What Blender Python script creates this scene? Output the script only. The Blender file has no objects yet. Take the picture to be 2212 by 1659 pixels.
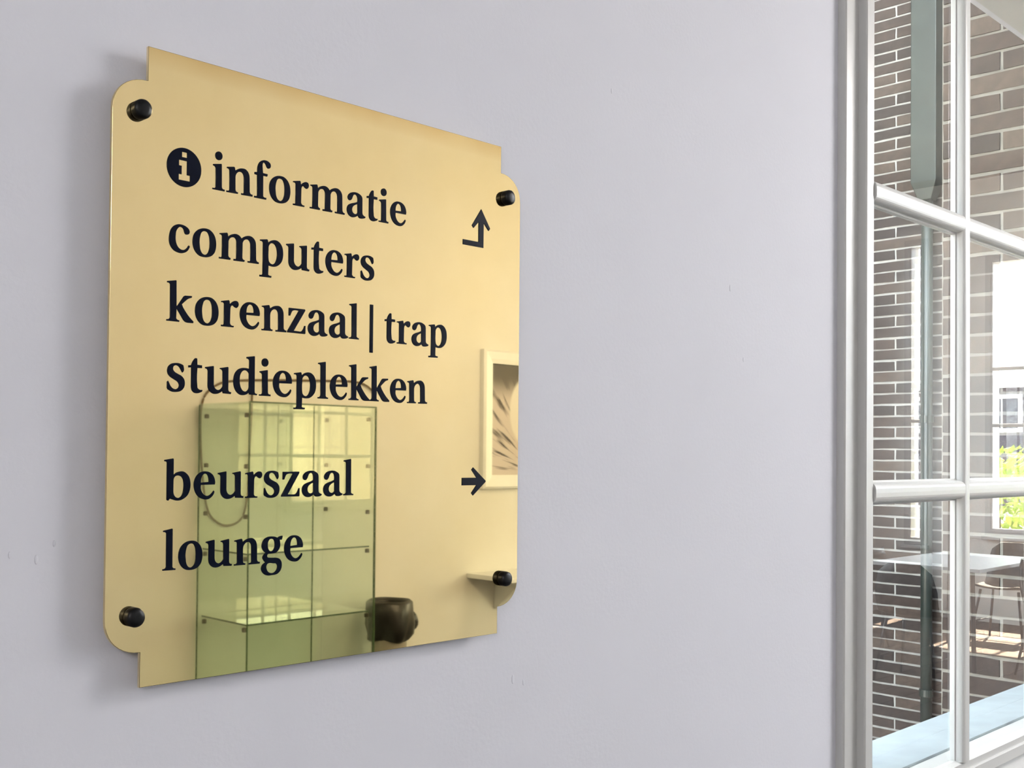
import bpy, bmesh, math, random
from mathutils import Matrix, Vector

random.seed(7)
scene = bpy.context.scene
col = scene.collection

# ------------------------------------------------------------------ camera
# X runs along the wall that carries the sign, Y points out through that wall, Z is up.
W, H = 2212.0, 1659.0
F_PX, CX, CY = 2410.14, 949.17, 933.36
yaw, pitch, roll = map(math.radians, (43.59825, 1.017586, 0.560976))
fw = Vector((math.sin(yaw) * math.cos(pitch), math.cos(yaw) * math.cos(pitch), math.sin(pitch)))
rt = Vector((math.cos(yaw), -math.sin(yaw), 0))
up = rt.cross(fw)
rt2 = rt * math.cos(roll) + up * math.sin(roll)
up2 = up * math.cos(roll) - rt * math.sin(roll)
cam_data = bpy.data.cameras.new('camera')
cam = bpy.data.objects.new('camera', cam_data)
col.objects.link(cam)
mw = Matrix.Identity(4)
for i, v in enumerate((rt2, up2, -fw)):
    for j in range(3):
        mw[j][i] = v[j]
mw.translation = Vector((0, -0.72, 1.55))
cam.matrix_world = mw
cam_data.sensor_fit = 'HORIZONTAL'
cam_data.sensor_width = 36.0
cam_data.lens = 36.0 * F_PX / W
cam_data.shift_x = (W / 2 - CX) / W
cam_data.shift_y = (CY - H / 2) / W
cam_data.clip_start = 0.02
cam_data.clip_end = 300
scene.camera = cam

# ------------------------------------------------------------------ sky, sun, exposure
world = bpy.data.worlds.new('sky')
scene.world = world
world.use_nodes = True
bg = world.node_tree.nodes['Background']
bg.inputs['Color'].default_value = (0.86, 0.93, 1.0, 1)
bg.inputs['Strength'].default_value = 13.0

sun_data = bpy.data.lights.new('sun', 'SUN')
sun_data.energy = 220.0
sun_data.angle = math.radians(0.6)
sun_data.color = (1.0, 0.86, 0.66)
sun = bpy.data.objects.new('sun', sun_data)
col.objects.link(sun)
sun.location = (20, -3, 15)
sun.rotation_euler = Vector((math.cos(math.radians(60)), -0.04, math.sin(math.radians(60)))).to_track_quat('Z', 'Y').to_euler()

def portal(name, loc, rot, sx, sy):
    l = bpy.data.lights.new(name, 'AREA')
    l.shape = 'RECTANGLE'
    l.size, l.size_y = sx, sy
    l.cycles.is_portal = True
    o = bpy.data.objects.new(name, l)
    o.location = loc
    o.rotation_euler = rot
    col.objects.link(o)

vs = scene.view_settings
vs.view_transform = 'Standard'
vs.look = 'None'
vs.gamma = 1.0
vs.use_curve_mapping = False
vs.exposure = 0.34
FILL_LAMP = 20.5                                                # brightness of the added fill lamps

scene.cycles.max_bounces = 7
scene.cycles.use_light_tree = False
scene.cycles.diffuse_bounces = 3
scene.cycles.transparent_max_bounces = 24                   # stacked glass panes

# ------------------------------------------------------------------ materials
def new_mat(name):
    m = bpy.data.materials.new(name)
    m.use_nodes = True
    nt = m.node_tree
    return m, nt, nt.nodes['Principled BSDF']

def plain(name, c, rough=0.5, metal=0.0, spec=0.5, noise=0.0, scale=20.0, bump=0.0, bscale=80.0):
    m, nt, b = new_mat(name)
    b.inputs['Base Color'].default_value = (*c, 1)
    b.inputs['Roughness'].default_value = rough
    b.inputs['Metallic'].default_value = metal
    b.inputs['Specular IOR Level'].default_value = spec
    tc = nt.nodes.new('ShaderNodeTexCoord')
    if noise > 0:
        n = nt.nodes.new('ShaderNodeTexNoise')
        n.inputs['Scale'].default_value = scale
        n.inputs['Detail'].default_value = 5
        r = nt.nodes.new('ShaderNodeValToRGB')
        r.color_ramp.elements[0].position = 0.3
        r.color_ramp.elements[1].position = 0.7
        r.color_ramp.elements[0].color = (*[x * (1 - noise) for x in c], 1)
        r.color_ramp.elements[1].color = (*[min(1, x * (1 + noise)) for x in c], 1)
        nt.links.new(tc.outputs['Object'], n.inputs['Vector'])
        nt.links.new(n.outputs['Fac'], r.inputs['Fac'])
        nt.links.new(r.outputs['Color'], b.inputs['Base Color'])
    if bump > 0:
        n = nt.nodes.new('ShaderNodeTexNoise')
        n.inputs['Scale'].default_value = bscale
        n.inputs['Detail'].default_value = 6
        bp = nt.nodes.new('ShaderNodeBump')
        bp.inputs['Strength'].default_value = bump
        bp.inputs['Distance'].default_value = 0.002
        nt.links.new(tc.outputs['Object'], n.inputs['Vector'])
        nt.links.new(n.outputs['Fac'], bp.inputs['Height'])
        nt.links.new(bp.outputs['Normal'], b.inputs['Normal'])
    return m

def glass(name, tint, gain):
    """thin pane: clear tinted glass with the mirror of both its surfaces on the outer face"""
    m, nt, b = new_mat(name)
    nt.nodes.remove(b)
    out = nt.nodes['Material Output']
    tr = nt.nodes.new('ShaderNodeBsdfTransparent')
    tr.inputs['Color'].default_value = (*tint, 1)
    tr2 = nt.nodes.new('ShaderNodeBsdfTransparent')
    gl = nt.nodes.new('ShaderNodeBsdfGlossy')
    gl.inputs['Roughness'].default_value = 0.0
    gl.inputs['Color'].default_value = (1, 1, 1, 1)
    fr = nt.nodes.new('ShaderNodeFresnel')
    fr.inputs['IOR'].default_value = 1.52
    mul = nt.nodes.new('ShaderNodeMath')
    mul.operation = 'MULTIPLY'
    mul.use_clamp = True
    mul.inputs[1].default_value = gain
    mix = nt.nodes.new('ShaderNodeMixShader')
    geo = nt.nodes.new('ShaderNodeNewGeometry')
    mix2 = nt.nodes.new('ShaderNodeMixShader')
    L = nt.links.new
    L(fr.outputs[0], mul.inputs[0])
    L(mul.outputs[0], mix.inputs[0])
    L(tr.outputs[0], mix.inputs[1])
    L(gl.outputs[0], mix.inputs[2])
    L(geo.outputs['Backfacing'], mix2.inputs[0])
    L(mix.outputs[0], mix2.inputs[1])
    L(tr2.outputs[0], mix2.inputs[2])
    L(mix2.outputs[0], out.inputs['Surface'])
    return m

def brass_mat():
    m, nt, b = new_mat('polished_brass')
    L = nt.links.new
    b.inputs['Metallic'].default_value = 1.0
    b.inputs['Roughness'].default_value = 0.05
    tc = nt.nodes.new('ShaderNodeTexCoord')
    n = nt.nodes.new('ShaderNodeTexNoise')            # faint tarnish clouds
    n.inputs['Scale'].default_value = 9
    n.inputs['Detail'].default_value = 6
    r = nt.nodes.new('ShaderNodeValToRGB')
    r.color_ramp.elements[0].position = 0.3
    r.color_ramp.elements[1].position = 0.75
    r.color_ramp.elements[0].color = (0.86, 0.680, 0.345, 1)
    r.color_ramp.elements[1].color = (0.90, 0.730, 0.400, 1)
    L(tc.outputs['Object'], n.inputs['Vector'])
    L(n.outputs['Fac'], r.inputs['Fac'])
    sx = nt.nodes.new('ShaderNodeSeparateXYZ')           # brown tarnish creeping in from the top edge
    ed = nt.nodes.new('ShaderNodeMapRange')
    ed.inputs['From Min'].default_value = 0.208
    ed.inputs['From Max'].default_value = 0.224
    n2 = nt.nodes.new('ShaderNodeTexNoise')
    n2.inputs['Scale'].default_value = 14
    m2 = nt.nodes.new('ShaderNodeMath')
    m2.operation = 'MULTIPLY'
    mixt = nt.nodes.new('ShaderNodeMix')
    mixt.data_type = 'RGBA'
    mixt.inputs[7].default_value = (0.60, 0.36, 0.11, 1)
    L(tc.outputs['Object'], sx.inputs[0])
    L(sx.outputs['Z'], ed.inputs['Value'])
    L(tc.outputs['Object'], n2.inputs['Vector'])
    L(ed.outputs[0], m2.inputs[0])
    L(n2.outputs['Fac'], m2.inputs[1])
    L(m2.outputs[0], mixt.inputs['Factor'])
    L(r.outputs['Color'], mixt.inputs[6])
    L(mixt.outputs[2], b.inputs['Base Color'])
    mp = nt.nodes.new('ShaderNodeMapping')            # brushed grain running sideways
    mp.inputs['Scale'].default_value = (12, 12, 900)
    g = nt.nodes.new('ShaderNodeTexNoise')
    g.inputs['Scale'].default_value = 1.0
    g.inputs['Detail'].default_value = 3
    rr = nt.nodes.new('ShaderNodeMapRange')
    rr.inputs['To Min'].default_value = 0.006
    rr.inputs['To Max'].default_value = 0.025
    L(tc.outputs['Object'], mp.inputs['Vector'])
    L(mp.outputs[0], g.inputs['Vector'])
    L(g.outputs['Fac'], rr.inputs['Value'])
    L(rr.outputs[0], b.inputs['Roughness'])
    return m

def brick_mat(name, ca, cb, cc):
    m, nt, b = new_mat(name)
    L = nt.links.new
    oi = nt.nodes.new('ShaderNodeObjectInfo')
    tc = nt.nodes.new('ShaderNodeTexCoord')
    r = nt.nodes.new('ShaderNodeValToRGB')
    r.color_ramp.elements[0].color = (*ca, 1)
    r.color_ramp.elements[1].color = (*cc, 1)
    e = r.color_ramp.elements.new(0.55)
    e.color = (*cb, 1)
    n = nt.nodes.new('ShaderNodeTexNoise')
    n.inputs['Scale'].default_value = 34
    n.inputs['Detail'].default_value = 6
    mixc = nt.nodes.new('ShaderNodeMix')
    mixc.data_type = 'RGBA'
    mixc.blend_type = 'MULTIPLY'
    mixc.inputs['Factor'].default_value = 0.6
    L(oi.outputs['Random'], r.inputs['Fac'])
    L(r.outputs['Color'], mixc.inputs[6])
    gr = nt.nodes.new('ShaderNodeValToRGB')
    gr.color_ramp.elements[0].position = 0.3
    gr.color_ramp.elements[0].color = (0.45, 0.45, 0.45, 1)
    gr.color_ramp.elements[1].position = 0.7
    gr.color_ramp.elements[1].color = (1.3, 1.3, 1.3, 1)
    L(tc.outputs['Object'], n.inputs['Vector'])
    L(n.outputs['Fac'], gr.inputs['Fac'])
    L(gr.outputs['Color'], mixc.inputs[7])
    L(mixc.outputs[2], b.inputs['Base Color'])
    b.inputs['Roughness'].default_value = 0.85
    bp = nt.nodes.new('ShaderNodeBump')
    bp.inputs['Strength'].default_value = 0.5
    bp.inputs['Distance'].default_value = 0.003
    L(n.outputs['Fac'], bp.inputs['Height'])
    L(bp.outputs['Normal'], b.inputs['Normal'])
    return m

MAT = dict(
    wall=plain('painted_plaster', (0.675, 0.678, 0.745), 0.75, spec=0.25, noise=0.012, scale=6, bump=0.10, bscale=220),
    wall_room=plain('warm_white_plaster', (0.74, 0.73, 0.71), 0.8, spec=0.2, noise=0.01, scale=5, bump=0.2, bscale=120),
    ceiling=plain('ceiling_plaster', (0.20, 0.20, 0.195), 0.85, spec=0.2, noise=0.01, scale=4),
    floor=plain('dark_oak', (0.034, 0.020, 0.014), 0.55, spec=0.15, noise=0.35, scale=7),
    gap=plain('floor_gap', (0.02, 0.014, 0.01), 0.8, noise=0.1),
    brass=brass_mat(),
    enamel=plain('navy_enamel', (0.002, 0.004, 0.014), 0.2, spec=0.12, noise=0.1, scale=300),
    black=plain('black_plastic', (0.005, 0.005, 0.006), 0.35, spec=0.25, noise=0.1, scale=200),
    paint=plain('white_gloss_paint', (0.56, 0.56, 0.555), 0.3, noise=0.01, scale=12, bump=0.08, bscale=50),
    pane=glass('window_glass', (0.93, 0.97, 0.95), 1.5),
    pane_far=glass('clear_window_glass', (0.95, 0.97, 0.96), 1.7),
    case=glass('green_case_glass', (0.875, 0.94, 0.88), 1.8),
    case_edge=plain('green_glass_edge', (0.05, 0.09, 0.04), 0.2, noise=0.1),
    brick=brick_mat('brown_brick', (0.018, 0.012, 0.011), (0.036, 0.023, 0.018), (0.060, 0.042, 0.032)),
    mortar=plain('pale_mortar', (0.30, 0.295, 0.28), 0.9, noise=0.12, scale=30, bump=0.4, bscale=90),
    mortar_pier=plain('weathered_mortar', (0.17, 0.165, 0.15), 0.9, noise=0.15, scale=30, bump=0.4, bscale=90),  # shade on the pier put into a darker mortar colour
    stone=plain('pale_stone_sill', (0.30, 0.345, 0.375), 0.6, noise=0.10, scale=14, bump=0.2, bscale=30),
    pipe=plain('dark_green_pipe', (0.022, 0.030, 0.026), 0.4, noise=0.2, scale=15),
    ground=plain('courtyard_paving', (0.20, 0.19, 0.18), 0.9, noise=0.25, scale=5),
    white=plain('white_laminate', (0.82, 0.83, 0.84), 0.35, noise=0.01),
    clip=plain('dark_metal_clip', (0.05, 0.04, 0.02), 0.4, noise=0.1),
    cord=plain('brown_cord', (0.14, 0.085, 0.035), 0.6, noise=0.1),
    liner=plain('black_bin_liner', (0.012, 0.011, 0.010), 0.35, noise=0.2, scale=30, bump=0.8, bscale=25),
    bin=plain('grey_bin_metal', (0.30, 0.27, 0.23), 0.45, noise=0.05),
    chair=plain('black_chair_shell', (0.012, 0.012, 0.014), 0.4, noise=0.1),
    leg=plain('dark_steel', (0.03, 0.03, 0.035), 0.35, noise=0.1),
    house=brick_mat('dark_house_brick', (0.035, 0.035, 0.05), (0.04, 0.04, 0.055), (0.05, 0.045, 0.055)),
    roof=plain('slate_roof', (0.05, 0.06, 0.08), 0.6, noise=0.2, scale=3),
    leaf=plain('yellow_green_leaf', (0.32, 0.44, 0.06), 0.5, noise=0.3, scale=6),
    bark=plain('shrub_bark', (0.07, 0.05, 0.03), 0.8, noise=0.2),
    render=plain('pale_render', (0.32, 0.31, 0.28), 0.9, noise=0.1, scale=3),
    dark=plain('dark_room_glass', (0.02, 0.025, 0.035), 0.1, noise=0.1),
)

# ------------------------------------------------------------------ builders
class MB:
    def __init__(self):
        self.v, self.f = [], []
    def add(self, vs, fs):
        o = len(self.v)
        self.v += [tuple(p) for p in vs]
        self.f += [tuple(i + o for i in f) for f in fs]
        return self
    def box(self, x0, x1, y0, y1, z0, z1):
        vs = [(x, y, z) for x in (x0, x1) for y in (y0, y1) for z in (z0, z1)]
        return self.add(vs, [(0, 1, 3, 2), (4, 6, 7, 5), (0, 4, 5, 1), (2, 3, 7, 6), (0, 2, 6, 4), (1, 5, 7, 3)])
    def loft(self, loops, cap=True, close=False):
        n = len(loops[0])
        vs = [p for l in loops for p in l]
        fs = []
        m = len(loops)
        for k in range(m if close else m - 1):
            a, b = k * n, ((k + 1) % m) * n
            for i in range(n):
                j = (i + 1) % n
                fs.append((a + i, a + j, b + j, b + i))
        if cap and not close:
            fs.append(tuple(range(n))[::-1])
            fs.append(tuple(range((m - 1) * n, m * n)))
        return self.add(vs, fs)
    def tube(self, pts, r, n=8, close=False):
        pts = [Vector(p) for p in pts]
        loops = []
        for i, p in enumerate(pts):
            a = pts[i - 1] if i > 0 else (pts[-1] if close else p)
            b = pts[(i + 1) % len(pts)] if (close or i < len(pts) - 1) else p
            d = (b - a).normalized()
            ref = Vector((0, 0, 1)) if abs(d.z) < 0.9 else Vector((1, 0, 0))
            s = d.cross(ref).normalized()
            t = s.cross(d)
            rr = r[i] if isinstance(r, (list, tuple)) else r
            loops.append([p + (s * math.cos(q) + t * math.sin(q)) * rr for q in [2 * math.pi * k / n for k in range(n)]])
        return self.loft(loops, cap=not close, close=close)
    def lathe(self, prof, n=32, c=(0, 0, 0)):
        loops = [[(c[0] + r * math.cos(2 * math.pi * k / n), c[1] + r * math.sin(2 * math.pi * k / n), c[2] + z) for k in range(n)] for r, z in prof]
        return self.loft(loops)
    def mesh(self, name, smooth=False, bevel=0.0):
        me = bpy.data.meshes.new(name)
        me.from_pydata(self.v, [], self.f)
        bm = bmesh.new()
        bm.from_mesh(me)
        bmesh.ops.recalc_face_normals(bm, faces=bm.faces)
        if bevel > 0:
            bmesh.ops.bevel(bm, geom=list(bm.edges), offset=bevel, segments=2, affect='EDGES', profile=0.6)
        bm.to_mesh(me)
        bm.free()
        if smooth:
            for p in me.polygons:
                p.use_smooth = True
        return me
    def build(self, name, mat, parent=None, smooth=False, bevel=0.0):
        return obj(name, self.mesh(name, smooth, bevel), mat, parent)

def obj(name, me, mat, parent=None):
    if mat is not None and not me.materials:
        me.materials.append(MAT[mat])
    o = bpy.data.objects.new(name, me)
    col.objects.link(o)
    o.parent = parent
    return o

def tag(o, label=None, cat=None, group=None, kind=None):
    for k, v in (('label', label), ('category', cat), ('group', group), ('kind', kind)):
        if v:
            o[k] = v
    return o

def empty(name, loc=(0, 0, 0), rz=0.0):
    o = bpy.data.objects.new(name, None)
    o.empty_display_size = 0.1
    o.location = loc
    o.rotation_euler = (0, 0, rz)
    col.objects.link(o)
    return o

def copy_tree(o, parent=None):
    c = o.copy()
    col.objects.link(c)
    c.parent = parent
    for ch in list(o.children):
        copy_tree(ch, c)
    return c

def wall_with_holes(u0, u1, w0, w1, holes, place, d0, d1):
    """slab in (u, w) with rectangular openings; place(u, w, d) -> xyz"""
    us = sorted({u0, u1, *[h[0] for h in holes], *[h[1] for h in holes]})
    ws = sorted({w0, w1, *[h[2] for h in holes], *[h[3] for h in holes]})
    def solid(i, j):
        if not (0 <= i < len(us) - 1 and 0 <= j < len(ws) - 1):
            return False
        cu, cw = (us[i] + us[i + 1]) / 2, (ws[j] + ws[j + 1]) / 2
        return not any(h[0] < cu < h[1] and h[2] < cw < h[3] for h in holes)
    m = MB()
    def quad(*pts):
        m.add([place(*p) for p in pts], [(0, 1, 2, 3)])
    for i in range(len(us) - 1):
        for j in range(len(ws) - 1):
            if not solid(i, j):
                continue
            a, b, c, d = us[i], us[i + 1], ws[j], ws[j + 1]
            for dd in (d0, d1):
                quad((a, c, dd), (b, c, dd), (b, d, dd), (a, d, dd))
            if not solid(i - 1, j):
                quad((a, c, d0), (a, d, d0), (a, d, d1), (a, c, d1))
            if not solid(i + 1, j):
                quad((b, c, d0), (b, d, d0), (b, d, d1), (b, c, d1))
            if not solid(i, j - 1):
                quad((a, c, d0), (b, c, d0), (b, c, d1), (a, c, d1))
            if not solid(i, j + 1):
                quad((a, d, d0), (b, d, d0), (b, d, d1), (a, d, d1))
    me = m.mesh('wall')
    bm = bmesh.new()
    bm.from_mesh(me)
    bmesh.ops.remove_doubles(bm, verts=bm.verts, dist=1e-5)
    bmesh.ops.recalc_face_normals(bm, faces=bm.faces)
    bm.to_mesh(me)
    bm.free()
    return me

# ------------------------------------------------------------------ the room shell
X0, X1, YB, ZC = -2.6, 11.0, -4.44, 4.2
WT = 0.12                                                   # thickness of the sign wall
WIN = (1.479, 2.800, 1.060, 2.420)                          # inner opening of window_1 (X, Z)
WSHIFT = (4.75, 6.40)
front_holes = [WIN] + [(WIN[0] + s, WIN[1] + s, WIN[2], WIN[3]) for s in WSHIFT]
w_front = obj('wall_front', wall_with_holes(X0, X1, 0, ZC, front_holes, lambda u, w, d: (u, d, w), 0.0, WT), 'wall')
tag(w_front, 'pale lilac grey painted plaster wall carrying the brass sign', kind='structure')
FILL_OPENINGS = [(6.2, 7.5, 0.9, 3.7), (7.8, 9.1, 0.9, 3.7), (9.4, 10.5, 0.9, 3.7)]     # openings in the back wall for the added daylight windows (X, Z)
w_back = obj('wall_back', wall_with_holes(X0, X1, 0, ZC, FILL_OPENINGS, lambda u, w, d: (u, d, w), YB - 0.2, YB), 'wall_room')
tag(w_back, 'warm white wall across the room, mirrored in the brass plate', kind='structure')
w_left = MB().box(X0 - 0.2, X0, YB - 0.2, WT, 0, ZC).build('wall_left', 'white')
tag(w_left, 'plain white end wall behind the camera', kind='structure')
END_A = (-3.32, -1.86, 0.87, 3.40)                          # openings in the end wall (Y, Z)
END_B = (-4.09, -3.97, 0.74, 3.64)
w_right = obj('wall_right', wall_with_holes(YB - 0.2, WT, 0, ZC, [END_A, END_B], lambda u, w, d: (d, u, w), X1, X1 + 0.2), 'wall_room')
tag(w_right, 'white end wall with tall windows, mirrored in the window glass', kind='structure')
ceil = MB().box(X0 - 0.2, X1 + 0.2, YB - 0.2, WT, ZC, ZC + 0.15).build('ceiling', 'ceiling')
tag(ceil, 'high white plaster ceiling', kind='structure')

floor = MB().box(X0 - 0.2, X1 + 0.2, YB - 0.2, WT, -0.12, -0.004).build('floor', 'gap')
tag(floor, 'dark oak board floor', kind='structure')
bw, by = 0.18, YB
plank_me = MB().box(0, 4.53, 0, bw - 0.004, -0.02, 0.0).mesh('plank', bevel=0.0015)
row = 0
while by < -0.001:
    for k in range(3):
        w = min(bw, -by)
        pk = obj('plank', plank_me, 'floor', floor)
        pk.location = (X0 + k * 4.533, by, 0)
        pk.scale.y = w / bw
    by += bw
    row += 1

for i, (a, b, c, d, nm) in enumerate(((X0, X1, YB, YB + 0.018, 'baseboard_back'), (X0, X1, -0.018, 0, 'baseboard_front'))):
    o = MB().box(a, b, c, d, 0, 0.16).build(nm, 'paint', bevel=0.004)
    tag(o, 'white painted skirting board along the foot of the wall', kind='structure')

# ------------------------------------------------------------------ windows
def rect_frame(profile, x0, x1, z0, z1):
    """mitred frame: profile points are (outward offset from the opening, depth y)"""
    loops = []
    for off, y in profile:
        loops.append([(x0 - off, y, z0 - off), (x1 + off, y, z0 - off), (x1 + off, y, z1 + off), (x0 - off, y, z1 + off)])
    return MB().loft(loops, close=True)

def bar(profile, a, b, vertical):
    """glazing bar: profile (across, y) swept from a to b"""
    if vertical:
        return MB().loft([[(c, y, a) for c, y in profile], [(c, y, b) for c, y in profile]])
    return MB().loft([[(a, y, c) for c, y in profile], [(b, y, c) for c, y in profile]])

def muntin_profile(c, yf, yg, yb, wf, wg):
    h, q = wg / 2, wf / 2
    pts = [(-h, yb), (-h, yg), (-q, yg - 0.001)]
    for k in range(1, 8):                                   # rounded nose
        t = k / 14 * math.pi
        pts.append((-q * max(0.0, math.cos(t)) ** 0.6, yg - 0.001 + (yf - yg + 0.001) * math.sin(t) ** 0.75))
    pts += [(-a, y) for a, y in reversed(pts[:-1])]
    return [(c + a, y) for a, y in pts]

def make_window(name, origin, rz, width, z0, z1, vbars, hbars, label, pane_mat='pane', sill_out=True, kindlabel=None):
    """local x along the wall, local y out of the room; opening 0..width"""
    root = empty(name, origin, rz)
    tag(root, label, kind='structure')
    # stepped casing proud of the wall
    rect_frame([(0.054, 0.0), (0.054, -0.010), (0.052, -0.012), (0.018, -0.012), (0.018, -0.022), (0.016, -0.024), (0.0, -0.024),
                (-0.002, -0.022), (-0.002, 0.0)], 0, width, z0, z1).build('casing', 'paint', root)
    # sash frame behind it
    rect_frame([(-0.001, -0.020), (-0.012, -0.020), (-0.016, -0.012), (-0.016, 0.020), (-0.001, 0.020)], 0, width, z0, z1).build('sash', 'paint', root)
    # outer frame in the depth of the wall
    rect_frame([(-0.0005, 0.02), (-0.010, 0.02), (-0.010, WT - 0.02), (-0.0005, WT - 0.02)], 0, width, z0, z1).build('outer_frame', 'paint', root)
    xs = [0.016] + vbars + [width - 0.016]
    zs = [z0 + 0.016] + hbars + [z1 - 0.016]
    for c in vbars:
        bar(muntin_profile(c, -0.024, -0.0105, -0.003, 0.029, 0.034), z0 + 0.014, z1 - 0.014, True).build('muntin', 'paint', root)
    for c in hbars:
        bar(muntin_profile(c, -0.0235, -0.0105, -0.003, 0.029, 0.034), 0.014, width - 0.014, False).build('muntin', 'paint', root)
    for i in range(len(xs) - 1):
        for j in range(len(zs) - 1):
            p = MB().box(xs[i], xs[i + 1], -0.0098, -0.0062, zs[j], zs[j + 1]).build('pane', pane_mat, root)
            p.rotation_euler = (0, 0, 0)
    # inside sill
    rect = MB().box(-0.075, width + 0.075, -0.050, 0.0, z0 - 0.094, z0 - 0.056)
    rect.build('window_sill', 'paint', root, bevel=0.006)
    return root

vb = [0.3305, 0.6605, 0.9905]
hb = [1.499, 1.917]
w1 = make_window('window_1', (WIN[0], 0, 0), 0, WIN[1] - WIN[0], WIN[2], WIN[3], vb, hb,
                 'white painted window of small panes beside the brass sign')
for k, s in enumerate(WSHIFT):
    c = copy_tree(w1)
    c.name = 'window_%d' % (k + 2)
    c.location.x += s
    c['label'] = ['white small paned window further along the sign wall, mirrored in the case glass',
                  'last white small paned window along the sign wall'][k]
w4 = make_window('window_4', (X1, END_A[1], 0), -math.pi / 2, END_A[1] - END_A[0], END_A[2], END_A[3], [0.46, 0.93], [1.34, 1.85, 2.38],
                 'tall bright window in the end wall showing houses outside', 'pane_far')
w5 = make_window('window_5', (X1, END_B[1], 0), -math.pi / 2, END_B[1] - END_B[0], END_B[2], END_B[3], [], [1.9],
                 'narrow bright strip of window near the far corner', 'pane_far')
for k, (a, b, c, d) in enumerate(FILL_OPENINGS):  # unseen windows added to light the sign wall from the right
    make_window('window_%d' % (k + 6), (b, YB, 0), math.pi, b - a, c, d, [(b - a) / 3, (b - a) * 2 / 3], [1.6, 2.3, 3.0],
                ['tall window in the back wall beside the console table', 'middle tall window in the back wall',
                 'tall window in the back wall next to the end wall'][k], 'pane_far')
    portal('window_portal', ((a + b) / 2, YB - 0.22, (c + d) / 2), (math.radians(90), 0, 0), b - a, d - c)
for s in (0,) + WSHIFT:
    portal('window_portal', ((WIN[0] + WIN[1]) / 2 + s, WT + 0.02, (WIN[2] + WIN[3]) / 2), (math.radians(-90), 0, 0), 1.30, 1.2)
portal('window_portal', (X1 + 0.22, (END_A[0] + END_A[1]) / 2, (END_A[2] + END_A[3]) / 2), (0, math.radians(90), 0), 2.5, 1.4)

# pale outer sill ledge under window_1
prof = [(0.021, 1.080), (0.14, 1.0715), (0.14, 1.035), (0.122, 1.035), (0.122, 1.0705), (0.021, 1.0705)]
sill = MB().loft([[(1.492, y, z) for y, z in prof], [(2.787, y, z) for y, z in prof]]).build('trim_1', 'stone')
tag(sill, 'pale bluish stone ledge outside the small paned window', kind='structure')

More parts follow.
